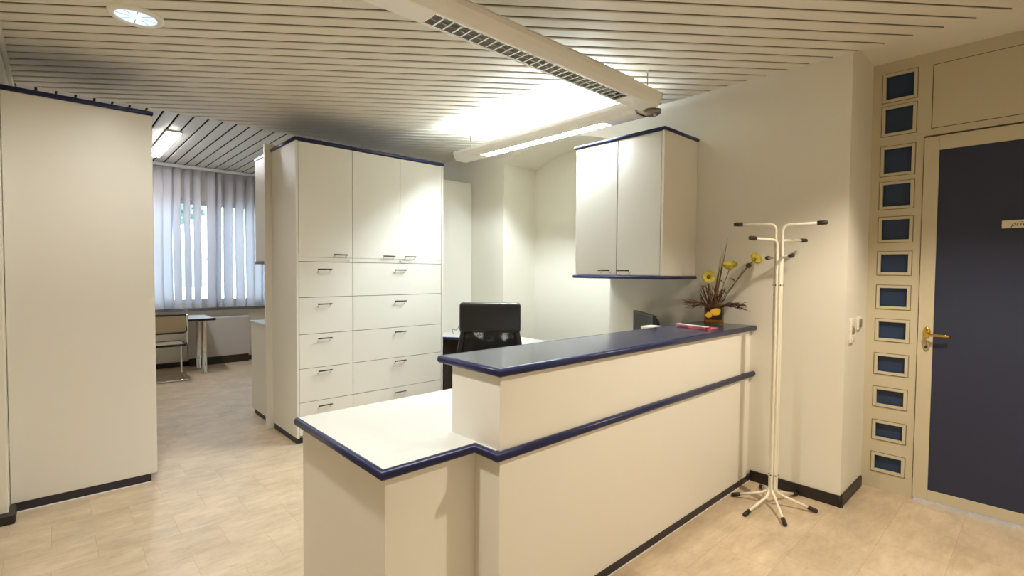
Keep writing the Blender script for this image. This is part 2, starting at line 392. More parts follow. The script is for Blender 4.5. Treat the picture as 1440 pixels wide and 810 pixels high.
# ------------------------------------------------------------------ door wall: side light (window_1), transom panel and leaf (door_1)
sl = bpy.data.objects.new('window_1', None); COL.objects.link(sl); sl.location = (XD, 0.69, 0); struct(sl)
SQ = [(2.659, 2.506), (2.454, 2.293), (2.20, 2.039), (1.975, 1.828), (1.751, 1.616), (1.531, 1.408), (1.315, 1.19),
      (1.098, .983), (.875, .767), (.656, .555), (.437, .338), (.225, .128)]
ya, yb = 0.606, 0.754
f = MB(); zs = [2.745] + [q for p in SQ for q in p] + [0.0]
f.box((XD, yb, 0), (XD + 0.05, 0.82, 2.745), M['doorwood']); f.box((XD, 0.553, 0), (XD + 0.05, ya, 2.745), M['doorwood'])
for i in range(0, len(zs), 2): f.box((XD, ya, zs[i + 1]), (XD + 0.05, yb, zs[i]), M['doorwood'])
f.build('side_light_frame', sl)
for a, b in SQ:
    p = bx('pane', (XD + 0.022, ya - 0.004, b - 0.004), (XD + 0.028, yb + 0.004, a + 0.004), M['pane'], sl)
    g = MB(); q = 0.013                                              # glazing bead round the pane
    for (u0, v0, u1, v1) in ((ya - q, b - q, ya + .004, a + q), (yb - .004, b - q, yb + q, a + q), (ya + .004, b - q, yb - .004, b + .004), (ya + .004, a - .004, yb - .004, a + q)):
        g.box((XD - 0.007, u0, v0), (XD + 0.012, u1, v1), M['doorwood'], 0.002)
    for (u0, v0, u1, v1) in ((ya - q - .004, b - q - .004, ya - q, a + q + .004), (yb + q, b - q - .004, yb + q + .004, a + q + .004), (ya - q, b - q - .004, yb + q, b - q), (ya - q, a + q, yb + q, a + q + .004)):
        g.box((XD - 0.0015, u0, v0), (XD + 0.002, u1, v1), M['bead_seam'])
    g.build('glazing_bead', p)
d = bpy.data.objects.new('door_1', None); COL.objects.link(d); d.location = (XD, 0.55, 0); struct(d)
y0, y1 = -0.36, 0.549
fr = MB()
fr.box((XD, y0, 2.245), (XD + 0.05, 0.553, 2.745), M['doorwood']); fr.box((XD, -0.42, 0), (XD + 0.05, y0 - 0.006, 2.745), M['doorwood'])
fr.box((XD + 0.035, y0, 0.008), (XD + 0.05, 0.553, 2.245), M['gap'])
fr.build('door_frame', d)
bx('transom_panel', (XD - 0.003, -0.33, 2.288), (XD + 0.0, 0.517, 2.664), M['doorwood'], d, 0.002)
bx('transom_seam', (XD - 0.0008, -0.334, 2.284), (XD + 0.0005, 0.521, 2.668), M['gap'], d)
lf = MB()
lf.box((XD - 0.012, 0.477, 0.012), (XD + 0.03, y1, 2.233), M['doorwood'], .003); lf.box((XD - 0.012, y0, 0.012), (XD + 0.03, y0 + 0.085, 2.233), M['doorwood'], .003)
lf.box((XD - 0.012, y0 + .085, 2.149), (XD + 0.03, .477, 2.233), M['doorwood'], .001); lf.box((XD - 0.012, y0 + .085, 0.012), (XD + 0.03, .477, 0.077), M['doorwood'], .001)
lf.build('leaf_frame', d)
bx('door_panel', (XD - 0.004, y0 + 0.08, 0.07), (XD + 0.026, 0.483, 2.155), M['doorblue'], d)
TX = Matrix.Rotation(rad(-90), 4, 'Y')
h = MB()
h.lathe([(0, 0), (0.018, 0), (0.018, 0.006), (0.013, 0.009), (0, 0.009)], M['brass'], (XD - 0.012, 0.506, 1.045), 24, TX @ Matrix.Scale(2.0, 4, (1, 0, 0)))
h.tube(bend([(XD - 0.018, 0.504, 1.036), (XD - 0.062, 0.504, 1.036), (XD - 0.062, 0.41, 1.036), (XD - 0.05, 0.395, 1.033)], 0.02), [0.0095] * 15 + [0.008], M['brass'], 14)
h.build('door_handle', d)
h = MB()
h.lathe([(0, 0), (0.016, 0), (0.016, 0.005), (0.012, 0.008), (0, 0.008)], M['brasslight'], (XD - 0.012, 0.506, 0.965), 24, TX @ Matrix.Scale(2.2, 4, (1, 0, 0)))
h.lathe([(0, 0), (0.008, 0), (0.008, 0.006), (0, 0.006)], M['handle'], (XD - 0.020, 0.506, 0.957), 16, TX)
h.build('lock_plate', d)
def text_mesh(name, s, size, m, T, parent, shear=0.0, ext=0.0008):
    cu = bpy.data.curves.new(name, 'FONT'); cu.body = s; cu.size = size; cu.extrude = ext; cu.shear = shear
    cu.align_x = 'LEFT'; cu.align_y = 'CENTER'
    o = bpy.data.objects.new(name, cu); COL.objects.link(o)
    dg = bpy.context.evaluated_depsgraph_get(); me = bpy.data.meshes.new_from_object(o.evaluated_get(dg))
    bpy.data.objects.remove(o); bpy.data.curves.remove(cu)
    me.transform(T); me.materials.clear(); me.materials.append(m)
    r = bpy.data.objects.new(name, me); COL.objects.link(r); r.parent = parent
    if parent: me.transform(Matrix.Translation(parent.location).inverted())
    return r
s = bx('door_sign', (XD - 0.012, 0.03, 1.662), (XD - 0.0041, 0.197, 1.706), M['sign'], None, 0.003)
tag(s, 'small ivory name plate with dark slanted lettering on the blue door', 'sign')
text_mesh('lettering', 'privat', 0.036, M['ink'], Matrix.Translation((XD - 0.0125, 0.160, 1.684)) @ Matrix.Rotation(rad(-90), 4, 'Z') @ Matrix.Rotation(rad(90), 4, 'X'), s, 0.3)

# light switches on the reveal beside the door
s = thing('light_switch', (3.57, 0.82, 1.055), 'tall triple white switch plate on the wall reveal, nearer the coat stand', 'light switch')
bx('switch_plate', (3.532, 0.806, 0.982), (3.606, 0.82, 1.130), M['switch'], s, 0.004, 3)
for z, m in ((1.100, 'switch'), (1.056, 'switchdark'), (1.012, 'switch')):
    bx('rocker', (3.546, 0.801, z - 0.017), (3.592, 0.807, z + 0.017), M[m], s, 0.003)
s = thing('light_switch', (3.735, 0.82, 1.09), 'small single white switch plate on the wall reveal, nearer the blue door', 'light switch')
bx('switch_plate', (3.70, 0.808, 1.05), (3.775, 0.82, 1.13), M['switch'], s, 0.004, 3)
MB().box((3.715, 0.802, 1.065), (3.76, 0.809, 1.115), M['switchdark'], 0.003).build('rocker', s)

# ------------------------------------------------------------------ reception counter with its side wing
c = thing('reception_counter', (2.3, 1.5, 0), 'cream reception counter with raised navy top and low white side wing', 'counter')
CX0, CX1, CY0 = 1.187, 3.386, 1.345
b = MB()
b.box((CX0, CY0, 0.0), (CX1, CY0 + 0.03, 0.715), M['laminate']); b.box((CX0, CY0 + 0.03, 0.0), (CX0 + 0.03, 1.487, 0.715), M['laminate'])
b.box((CX1 - 0.005, CY0 + 0.018, 0), (XW, CY0 + 0.04, 0.715), M['laminate'])
b.build('lower_front', c)
b = MB()
b.box((CX0, CY0, 0.742), (CX1, 1.64, 1.019), M['laminate'], 0.0015); b.box((CX1 - 0.005, CY0 + 0.018, 0.742), (XW, 1.62, 1.019), M['laminate'])
b.build('raised_front', c)
b = MB()
b.box((0.803, 1.488, 0), (CX0 + 0.005, 1.510, 0.715), M['laminate']); b.box((0.803, 1.510, 0), (0.828, 2.23, 0.715), M['laminate'])
b.build('wing_panels', c)
b = MB()
b.prism([(0.79, 2.25, 0.712), (0.79, 1.474, 0.712), (1.18, 1.474, 0.712), (1.18, 1.36, 0.712), (XW, 1.36, 0.712), (XW, 2.25, 0.712)], (0, 0, 0.032), M['worktop'])
b.build('worktop', c)
def strip(mb, path, z0, z1, wd, m):
    """bullnose band following a plan path; the outward side is on the right of travel"""
    P = [Vector((x, y)) for x, y in path]; prof = []
    n = 6; r = wd * 0.75; zc0, zc1 = z0 + r, z1 - r
    prof = [(0, z0), (wd - r, z0)] + [(wd - r + r * sin(a), z0 + r - r * cos(a)) for a in [pi / 2 * i / n for i in range(1, n + 1)]] + \
           [(wd - r + r * cos(a), z1 - r + r * sin(a)) for a in [pi / 2 * i / n for i in range(0, n)]] + [(wd - r, z1), (0, z1)]
    rows = []
    for i, p in enumerate(P):
        ds = []
        if i > 0: ds.append((P[i] - P[i - 1]).normalized())
        if i < len(P) - 1: ds.append((P[i + 1] - P[i]).normalized())
        ns = [Vector((q.y, -q.x)) for q in ds]
        nn = ns[0] if len(ns) == 1 else (ns[0] + ns[1]) / (1 + ns[0].dot(ns[1]))
        rows.append([mb.bm.verts.new((p.x + nn.x * o, p.y + nn.y * o, z)) for o, z in prof])
    fs = []
    k = len(prof)
    for a, b in zip(rows, rows[1:]):
        for j in range(k): fs.append(mb.bm.faces.new([a[j], a[(j + 1) % k], b[(j + 1) % k], b[j]]))
    fs += [mb.bm.faces.new(rows[0]), mb.bm.faces.new(list(reversed(rows[-1])))]
    mb._mark(fs, m)
    for f in fs[:-2]: f.smooth = abs(f.normal.z) < 0.99
    return mb
b = strip(MB(), [(0.79, 2.25), (0.79, 1.474), (1.176, 1.474), (1.176, 1.342), (XW - 0.002, 1.342)], 0.709, 0.7445, 0.017, M['blue'])
b.build('edge_rail', c)
b = MB()
b.box((1.182, 1.338, 1.0185), (XW, 1.70, 1.05), M['bluetop'])
strip(b, [(XW - 0.002, 1.70), (1.182, 1.70), (1.182, 1.338), (XW - 0.002, 1.338)], 1.018, 1.0505, 0.016, M['blue'])
b.build('counter_top', c)
b = MB()
b.box((CX0 + 0.004, CY0 - 0.004, 0.0), (XW, CY0 + 0.01, 0.043), M['plinth']); b.box((CX0 + 0.004, CY0 - 0.006, 0.0), (XW, CY0, 0.005), M['white'])
b.build('plinth', c)

# ------------------------------------------------------------------ tall filing cabinets
def pull(mb, x, y, z, wd=0.115, out=0.032):
    """bar handle on a front at y that faces -y"""
    mb.tube([(x - wd / 2, y - out, z), (x + wd / 2, y - out, z)], 0.0055, M['handle'], 10)
    for q in (-1, 1):
        mb.tube([(x + q * wd * 0.43, y, z - 0.026), (x + q * wd * 0.43, y - out, z)], 0.004, M['chrome'], 8)
    return mb
TZ = 2.415; TY = 4.042; TD = 4.62
ZD = [1.465, 1.178, 0.881, 0.604, 0.331, 0.065]
g = 0.0022
def cabinet(label, x0, x1, doors, dh, drawer_h, lockx, side):
    c = thing('filing_cabinet', ((x0 + x1) / 2, (TY + TD) / 2, 0), label, 'cabinet', 'tall cream filing cabinets behind the counter')
    b = MB(); th = 0.02; e0 = 0.02 if side < 0 else 0; e1 = 0.02 if side > 0 else 0
    b.box((x0, TY + 0.019, 0.05), (x1, TD, TZ), M['laminate'])
    if side < 0: b.box((x0, TY - 0.002, 0.05), (x0 + 0.019, TY + 0.02, TZ), M['laminate'], 0.0015)
    else: b.box((x1 - 0.019, TY - 0.002, 0.05), (x1, TY + 0.02, TZ), M['laminate'], 0.0015)
    b.box((x0 + e0, TY + 0.008, 0.06), (x1 - e1, TY + 0.0195, TZ - 0.003), M['gap'])
    b.build('body', c)
    bx('plinth', (x0 + 0.004, TY + 0.02, 0), (x1 - 0.01, TD - 0.01, 0.05), M['plinth'], c)
    xa, xb = x0 + e0, x1 - e1
    dx = [xa] + [d for d in doors] + [xb]
    for i in range(len(dx) - 1):
        o = bx('door', (dx[i] + g, TY, 1.503), (dx[i + 1] - g, TY + 0.018, TZ - 0.004), M['laminate'], c, 0.0015)
        pull(MB(), dh[i], TY, 1.527).build('handle', o)
    o = bx('lock_rail', (xa + g, TY, 1.465 + g), (xb - g, TY + 0.018, 1.503 - g), M['laminate'], c, 0.001)
    MB().lathe([(0, 0), (0.009, 0), (0.009, 0.004), (0.006, 0.006), (0, 0.006)], M['chrome'], (lockx, TY, 1.482), 16, Matrix.Rotation(rad(90), 4, 'X')).build('lock', o)
    for i in range(5):
        o = bx('drawer', (xa + g, TY, ZD[i + 1] + g), (xb - g, TY + 0.018, ZD[i] - g), M['laminate'], c, 0.0015)
        pull(MB(), drawer_h, TY, [1.405, 1.122, 0.842, 0.576, 0.290][i]).build('handle', o)
    return c
cabinet('narrow tall cream cabinet, one door above five drawers, at the passage end', 1.412, 1.881, [], [1.766], 1.63, 1.845, -1)
cabinet('wide tall cream cabinet, two doors above five wide drawers, behind the black chair', 1.881, 2.81, [2.336], [2.212, 2.430], 2.327, 2.335, 1)
o = MB(); strip(o, [(1.418, TD), (1.418, TY + 0.012), (2.80, TY + 0.012), (2.80, TD)], TZ, TZ + 0.032, 0.016, M['blue'])
o.box((1.42, TY + 0.013, TZ + 0.001), (2.80, TD, TZ + 0.031), M['blue'])
tag(o.build('top_board'), 'navy top board lying across the two tall filing cabinets', 'board')
tag(bx('end_board', (1.357, TD + 0.002, 0), (2.81, TD + 0.038, 2.485), M['laminate'], None, 0.003), 'thin upright cream board closing the back of the filing cabinets', 'board')
# cabinets on the far side of that board
k = thing('base_cabinet', (2.1, 4.97, 0), 'low cream base cabinet with grey worktop in the back room', 'cabinet')
bx('body', (1.415, TD + 0.04, 0.05), (2.81, 5.28, 0.875), M['laminate'], k, 0.002)
bx('worktop', (1.405, TD + 0.04, 0.875), (2.81, 5.30, 0.903), M['tabletop'], k, 0.003)
bx('plinth', (1.43, TD + 0.04, 0), (2.80, 5.24, 0.05), M['skirting'], k)
k = thing('wall_unit', (2.1, 4.88, 1.45), 'cream upper cabinet above the grey worktop in the back room', 'cabinet')
bx('body', (1.413, TD + 0.04, 1.475), (2.81, 5.10, 2.41), M['laminate'], k, 0.002)
bx('bottom_board', (1.408, TD + 0.04, 1.448), (2.81, 5.105, 1.475), M['greyshelf'], k, 0.003)
o = MB(); o.box((1.408, TD + 0.04, 2.41), (2.81, 5.105, 2.435), M['blue'], 0.003); o.build('top_board', k)

# ------------------------------------------------------------------ tall cabinet on the left
k = thing('tall_cabinet', (0.15, 4.27, 0), 'tall plain cream cabinet with navy top board at the left of the passage', 'cabinet')
bx('body', (XL + 0.002, 3.97, 0.054), (0.489, 4.57, 2.385), M['laminate'], k, 0.006, 3)
o = MB(); o.box((XL + 0.002, 3.975, 2.386), (0.482, 4.57, 2.414), M['blue']); strip(o, [(0.482, 4.57), (0.482, 3.977), (XL + 0.003, 3.977)][::-1], 2.385, 2.414, 0.013, M['blue'])
o.build('top_board', k)
o = MB(); o.box((XL + 0.002, 3.972, 0.004), (0.455, 4.55, 0.0535), M['plinth']); o.box((XL + 0.002, 3.966, 0.0), (0.455, 3.99, 0.005), M['white']); o.build('plinth', k)

# plain tall cupboard in the corner behind the desk
k = thing('corner_cupboard', (3.13, 4.65, 0), 'plain tall cream cupboard in the corner right of the filing cabinets', 'cabinet')
bx('body', (2.83, 4.42, 0.05), (XW - 0.004, 4.90, 2.365), M['laminate'], k, 0.003)
bx('front_panel', (2.826, 4.405, 0.05), (XW - 0.002, 4.42, 2.37), M['laminate'], k, 0.002)
bx('plinth', (2.84, 4.44, 0), (XW - 0.005, 4.88, 0.05), M['plinth'], k)

# ------------------------------------------------------------------ wall cabinet
k = thing('wall_cabinet', (3.22, 2.14, 1.36), 'cream two-door wall cabinet with navy top and bottom boards', 'cabinet')
WX = 2.994
b = MB(); b.box((WX + 0.02, 1.762, 1.377), (XW - 0.001, 2.52, 2.345), M['laminate'], 0.0015); b.box((WX + 0.010, 1.783, 1.382), (WX + 0.021, 2.515, 2.34), M['gap'])
b.box((WX, 1.762, 1.377), (WX + 0.021, 1.781, 2.345), M['laminate'], 0.001)
b.build('body', k)
def pull_x(mb, x, y, z, wd=0.10, out=0.030):
    mb.tube([(x - out, y - wd / 2, z), (x - out, y + wd / 2, z)], 0.0055, M['handle'], 10)
    for q in (-1, 1): mb.tube([(x, y + q * wd * 0.43, z - 0.02), (x - out, y + q * wd * 0.43, z)], 0.003, M['chrome'], 8)
    return mb
for a, b_, hy in ((1.783, 2.131, 2.06), (2.135, 2.518, 2.225)):
    o = bx('door', (WX, a + .0015, 1.379), (WX + 0.018, b_ - .0015, 2.343), M['laminate'], k, 0.0015)
    pull_x(MB(), WX, hy, 1.412).build('handle', o)
for z in (1.352, 2.346):
    o = MB(); o.box((WX + 0.004, 1.765, z), (XW - 0.001, 2.52, z + 0.024), M['blue'])
    strip(o, [(XW - 0.001, 1.764), (WX + 0.002, 1.764), (WX + 0.002, 2.524), (XW - 0.001, 2.524)][::-1], z, z + 0.024, 0.012, M['blue'])
    o.build('bottom_board' if z < 2 else 'top_board', k)

# ------------------------------------------------------------------ hanging bar lamps
def bar_lamp(label, T, lit, length, l0, l1):
    """local x along the bar 0..length, y across, z up from the underside"""
    k = thing('bar_lamp', T.translation, label, 'lamp', 'hanging fluorescent bar lamps', rz=T.to_euler().z, local=True)
    half = [(0.053, 0.0), (0.064, 0.002), (0.085, 0.028), (0.097, 0.055), (0.097, 0.078), (0.092, 0.084), (0.088, 0.077), (0.089, 0.056), (0.078, 0.032), (0.060, 0.008), (0.053, 0.006)]
    b = MB()
    for sgn in (1, -1):
        b.prism([(0, sgn * y, z) for y, z in half], (length, 0, 0), M['lampwhite'], smooth=False)
    for xa, xb in ((0, l0), (l1, length)):                            # closed ends of the underside
        b.box((xa, -0.055, 0), (xb, 0.055, 0.006), M['lampwhite'])
        b.box((xa, -0.089, 0.074), (xb, 0.089, 0.080), M['lampwhite'])
    full = [(y, z) for y, z in half[:6]] + [(-y, z) for y, z in half[:6][::-1]]
    for xe in (0, length - 0.006):
        b.prism([(xe, y, z) for y, z in full], (0.006, 0, 0), M['lampwhite'])
    b.build('housing', k)
    # louvre: two side reflectors and cross blades
    v = MB()
    for sgn in (1, -1):
        v.prism([(l0, sgn * 0.0525, 0.001), (l0, sgn * 0.0525, 0.045), (l0, sgn * 0.049, 0.045), (l0, sgn * 0.044, 0.001)], (l1 - l0, 0, 0), M['alu'])
    n = 28
    for i in range(n + 1):
        x = l0 + (l1 - l0) * i / n
        v.prism([(x - 0.004, -0.047, 0.001), (x + 0.004, -0.047, 0.001), (x + 0.001, -0.047, 0.009), (x - 0.001, -0.047, 0.009)], (0, 0.094, 0), M['alu'])
    v.box((l0, -0.0012, 0.002), (l1, 0.0012, 0.008), M['alu'])
    v.build('louvre', k)
    yt = -0.045 if lit else 0.0
    u = MB().tube([(l0 - 0.02, yt, 0.063), (l1 + 0.02, yt, 0.063)], 0.013, M['tube_lit'] if lit else M['tube_off'], 16)
    u.build('fluorescent_tube', k)
    u = MB().tube([(l0 - 0.02, 0, 0.042), (l1 + 0.02, 0, 0.042)], 0.008, M['tube_low'] if lit else M['tube_off'], 16)
    u.build('fluorescent_tube', k)
    if not lit:
        MB().box((l0, -0.087, 0.089), (l1, 0.087, 0.094), M['lampwhite']).build('gear_tray', k)
    return k
LZ = 2.45
k1 = bar_lamp('unlit white bar lamp with louvre, running along the counter overhead', Matrix.Translation((0.84, 1.79, LZ)), False, 2.00, 0.33, 1.70)
k2 = bar_lamp('lit white bar lamp with glowing louvre, parallel to the right wall', Matrix.Translation((2.915, 1.89, LZ)) @ Matrix.Rotation(rad(90), 4, 'Z'), True, 2.0, 0.28, 1.65)
# corner joint hanging below the meeting ends
j = MB(); j.lathe([(0, 0), (0.04, 0.0), (0.055, 0.012), (0.055, 0.03), (0, 0.03)], M['darkalu'], (2.875, 1.785, LZ - 0.030), 24); j.lathe([(0, 0), (.01, 0), (.01, .012), (0, .012)], M['chrome'], (2.87, 1.765, LZ - 0.038), 16)

j.bm.transform(Matrix.Translation((-0.84, -1.79, -LZ)))
j.build('corner_joint', k1)
for k, x in ((k1, 1.98), (k1, 0.15), (k2, 1.86)):
    o = MB(); o.tube([(x, 0, 0.078), (x, 0, ZC - LZ + 0.002)], 0.0028, M['darkalu'], 8); o.lathe([(0, 0), (.012, 0), (.009, .012), (0, .012)], M['lampwhite'], (x, 0, ZC - LZ - 0.008), 12)
    o.build('suspension_wire', k)

# ------------------------------------------------------------------ round ceiling downlights and the back-room light
def downlight(x, y, label, lens, col, power, grp, size=rad(125), blend=0.5, tilt=0.0):
    k = thing('downlight', (x, y, ZC), label, 'ceiling light', grp)
    o = MB(); o.lathe([(0.088, 0.012), (0.090, -0.012), (0.096, -0.016), (0.112, -0.012), (0.119, -0.002), (0.119, 0.004)], M['lampwhite'], (x, y, ZC), 48)
    o.build('trim_ring', k)
    o = MB(); o.lathe([(0.0, 0.0), (0.03, -0.001), (0.089, -0.004)], lens, (x, y, ZC - 0.001), 48)
    o.build('lens', k)
    o = MB()
    for i in range(8):
        a = i * pi / 4; o.box((0.03, -0.0015, -0.008), (0.086, 0.0015, -0.003), M['alu'], T=Matrix.Translation((x, y, ZC)) @ Matrix.Rotation(a, 4, 'Z'))
    o.build('reflector_ribs', k)
    l = bpy.data.lights.new('downlight_lamp', 'SPOT'); l.energy = power; l.color = col; l.spot_size = size; l.spot_blend = blend; l.shadow_soft_size = 0.05
    lo = bpy.data.objects.new('downlight_lamp', l); COL.objects.link(lo); lo.parent = k; lo.location = (0, 0, -0.02); lo.rotation_euler = (tilt, 0, 0)
    return k
WARM = (1.0, 0.88, 0.71)
downlight(0.335, 3.20, 'round recessed downlight with bluish lens near the left wall', M['lens_lit'], (1.0, 0.97, 0.92), P_LEFT, 'round ceiling downlights', rad(150), 1.0)
downlight(2.55, -0.12, 'round warm downlight in front of the counter', M['lens_warm'], WARM, P_FRONT, 'round ceiling downlights', rad(108), 0.5, rad(10))
downlight(0.42, 1.45, 'added round warm fill downlight near the left wall, in front of the counter wing', M['lens_warm'], (1.0, 0.95, 0.85), P_ENTRY_FILL, 'round ceiling downlights')  # added out of view to brighten the wing and left floor
k = thing('ceiling_lamp', (0.97, 7.1, ZB), 'long lit white strip light on the back room ceiling', 'ceiling light')
o = MB(); o.box((0.90, 6.33, ZB - 0.018), (1.045, 7.86, ZB + 0.005), M['lampwhite'], 0.003); o.build('housing', k)
o = MB(); o.box((0.908, 6.345, ZB - 0.03), (1.0, 7.845, ZB - 0.017), M['diff_lit'], 0.003); o.box((1.018, 6.345, ZB - 0.026), (1.036, 7.845, ZB - 0.017), M['diff_lit'], 0.002); o.build('diffuser', k)

# ------------------------------------------------------------------ coat stand
cx, cy = 3.168, 1.10
k = thing('coat_stand', (cx, cy, 0), 'white tubular coat stand with six arms and dark rubber ends', 'coat stand')
va = math.atan2(cy, cx)                                              # bearing of the stand from the middle of the room
feet = [(-.269, .055), (-.216, -.143), (.091, -.209), (-.062, .214), (.251, -.052), (.203, .144)]
arms = {0: (1.690, 90, .245), 4: (1.690, -90, .245), 1: (1.597, 143, .24), 5: (1.597, -37, .24), 3: (1.492, 20, .235), 2: (1.492, 200, .235)}
arms = {0: (1.692, 90, .243), 4: (1.686, -90, .236), 1: (1.596, 90 + 52, .24), 5: (1.596, -90 + 52, .235), 3: (1.492, 90 - 74, .24), 2: (1.492, -90 - 74, .24)}
pos = [(-60 * i) for i in range(6)]
bm_pole = MB()
order = [0, 1, 2, 4, 5, 3]
for n_, i in enumerate(order):
    fx, fy = feet[i]; z, az, ln = arms[i]
    fa = math.atan2(fy, fx); aa = va + rad(az)
    bxy = Vector((cos(fa), sin(fa))) * 0.5 + Vector((cos(aa), sin(aa))) * 0.5
    ang = va + rad(90 + 60 * n_)
    p = Vector((cx + 0.0175 * cos(ang), cy + 0.0175 * sin(ang)))
    fd = Vector((cos(fa), sin(fa))); L = math.hypot(fx, fy)
    path = [(cx + fx, cy + fy, 0.012), (cx + fd.x * 0.05, cy + fd.y * 0.05, 0.070), (p.x, p.y, 0.10), (p.x, p.y, z - 0.10)]
    ad = Vector((cos(aa), sin(aa)))
    tip = Vector((cx + ad.x * ln, cy + ad.y * ln, z + 0.006))
    path += [(p.x + ad.x * 0.03, p.y + ad.y * 0.03, z), tip]
    pts = bend(path[:4], 0.05, 8)[:-1] + bend([Vector((p.x, p.y, z - 0.10)), Vector((p.x, p.y, z)), tip], 0.042, 8)
    o = MB().tube(pts, 0.0078, M['tubewhite'], 14).build('stand_tube', k)
    cp = MB(); a = Vector(path[0]); b_ = Vector(path[1]); dr = (b_ - a).normalized()
    cp.tube([a - dr * 0.006, a, a + dr * 0.045, a + dr * 0.046], [0.009, 0.0118, 0.0118, 0.008], M['cap'], 14)
    cp.build('foot_cap', k)
    cp = MB(); dr = (tip - Vector((p.x, p.y, z))).normalized()
    cp.tube([tip - dr * 0.046, tip - dr * 0.045, tip, tip + dr * 0.006], [0.008, 0.0122, 0.0122, 0.008], M['cap'], 14)
    cp.build('arm_cap', k)
for z in (0.19, 1.33):
    o = MB()
    o.lathe([(0, -0.006), (0.012, -0.006), (0.012, 0.006), (0, 0.006)], M['chrome'], (cx, cy, z), 16)
    for i in range(6):
        a = va + rad(90 + 60 * i); o.lathe([(0, -.010), (.004, -.002), (.004, .002), (0, .003)], M['handle'], (cx + .0255 * cos(a), cy + .0255 * sin(a), z), 10, Matrix.Rotation(a, 4, 'Z') @ Matrix.Rotation(rad(90), 4, 'Y'))
    o.build('clamp_ring', k)

# ------------------------------------------------------------------ vase and dried arrangement on the counter
vx, vy, vz = 3.315, 1.555, 1.0505
vr = math.atan2(vy, vx); R = Matrix.Translation((vx, vy, vz)) @ Matrix.Rotation(vr, 4, 'Z')   # local -x is the face towards the room
k = thing('glass_vase', (vx, vy, vz), 'square glass vase with yellow painted petals on the counter end', 'vase', rz=vr, local=True)
h2 = 0.0615; VH = 0.140
o = MB(); q = 0.005
for a, b_ in (((-h2, -h2, 0), (-h2 + q, h2, VH)), ((h2 - q, -h2, 0), (h2, h2, VH)), ((-h2 + q, -h2, 0), (h2 - q, -h2 + q, VH)), ((-h2 + q, h2 - q, 0), (h2 - q, h2, VH))): o.box(a, b_, M['vaseglass'])
o.box((-h2 + q, -h2 + q, 0), (h2 - q, h2 - q, 0.012), M['vaseglass'])
o.build('glass', k)
o = MB(); o.box((-h2 + q + .002, -h2 + q + .002, 0.034), (h2 - q - .002, h2 - q - .002, 0.118), M['soil'], 0.01, 3)
o.box((-h2 + q + .002, -h2 + q + .002, 0.014), (h2 - q - .002, h2 - q - .002, 0.034), M['orange'], 0.006, 3)
o.build('filling', k)
o = MB()
for (py, pz, r, s) in ((-0.012, 0.088, 0.032, 1), (0.032, 0.066, 0.022, 3)):
    pts = [(-h2 - 0.0004, py + r * cos(t * pi / 8) * (1 + .15 * sin(3 * t * pi / 8 + s)), pz + 0.8 * r * sin(t * pi / 8) * (1 + .12 * cos(2 * t * pi / 8 + s))) for t in range(16)]
    o.prism(pts, (-0.001, 0, 0), M['orange'])
o.build('painted_petals', k)

U = Vector((sin(vr), -cos(vr), 0)); D = Vector((cos(vr), sin(vr), 0)); V0 = Vector((vx, vy, 0))
def pt(u, z, d=0.0): return V0 + U * u + D * d + Vector((0, 0, z))       # u to the right, d away from the room
def bloom(parent, c, axis, r, cup):
    """ragged trumpet-shaped flower: petals in two rings and a rough heart"""
    ax = Vector(axis).normalized(); q = ax.to_track_quat('Z', 'Y').to_matrix().to_4x4(); T = Matrix.Translation(c) @ q
    o = MB()
    for ring, n, rr, up in ((0, 6, r, cup), (1, 5, r * 0.84, cup * 1.6)):
        for i in range(n):
            a = 2 * pi * (i + ring * 0.5) / n + random.uniform(-.1, .1); t = bmesh.new(); rows = []
            for s_ in range(6):
                f = s_ / 5; rad_ = rr * (0.12 + 0.88 * f * (1 + (random.uniform(-.09, .06) if s_ == 5 else 0))); wv = rr * 0.62 * math.sin(pi * (0.10 + 0.72 * f)); zz = rr * up * f ** 1.4 + (-.12 * rr * f ** 4)
                rows.append([t.verts.new((rad_ * cos(a) - w_ * wv * sin(a), rad_ * sin(a) + w_ * wv * cos(a), zz + 0.10 * rr * (abs(w_) ** 2) + random.uniform(-.07, .07) * rr * f)) for w_ in (-1, -.5, 0, .5, 1)])
            for A, B in zip(rows, rows[1:]):
                for j_ in range(4): t.faces.new([A[j_], A[j_ + 1], B[j_ + 1], B[j_]])
            bmesh.ops.solidify(t, geom=list(t.faces), thickness=0.0008)
            o.add(t, M['petal'], T, True)
    o.build('petals', parent)
    o = MB(); o.lathe([(0, -0.05 * r), (0.32 * r, 0.06 * r), (0.24 * r, 0.26 * r), (0, 0.32 * r)], M['heart'], (0, 0, 0), 16)
    hb = o.bm; bmesh.ops.transform(hb, matrix=T, verts=hb.verts); o.build('flower_heart', parent)
def flower(label, base, mid, top, axis, r, cup):
    k = thing('yellow_flower', base, label, 'flower', 'yellow flowers in the glass vase')
    o = MB(); P = [Vector(base), Vector(mid), Vector(top)]
    pts = [(1 - t) ** 2 * P[0] + 2 * t * (1 - t) * P[1] + t * t * P[2] for t in [i / 12 for i in range(13)]]
    o.tube(pts, 0.0026, M['stem'], 8)
    for f in (4, 7):
        b_ = pts[f]; s_ = random.choice((-1, 1)); o.tube([b_, b_ + U * s_ * .018 + Vector((0, 0, .018)), b_ + U * s_ * .04 + Vector((0, 0, .024))], [0.002, 0.0045, 0.0006], M['stem'], 6)
    o.build('stem', k); bloom(k, Vector(top), axis, r, cup); return k
C0 = lambda dx=0.0, dd=0.0: pt(dx, vz + 0.118, dd)
flower('yellow flower low on the left, its open face turned to the room', C0(-.02, -.02), pt(-.05, 1.27, -.02), pt(-.037, 1.372, -.035), -D + U * -.05 + Vector((0, 0, .12)), 0.044, 0.35)
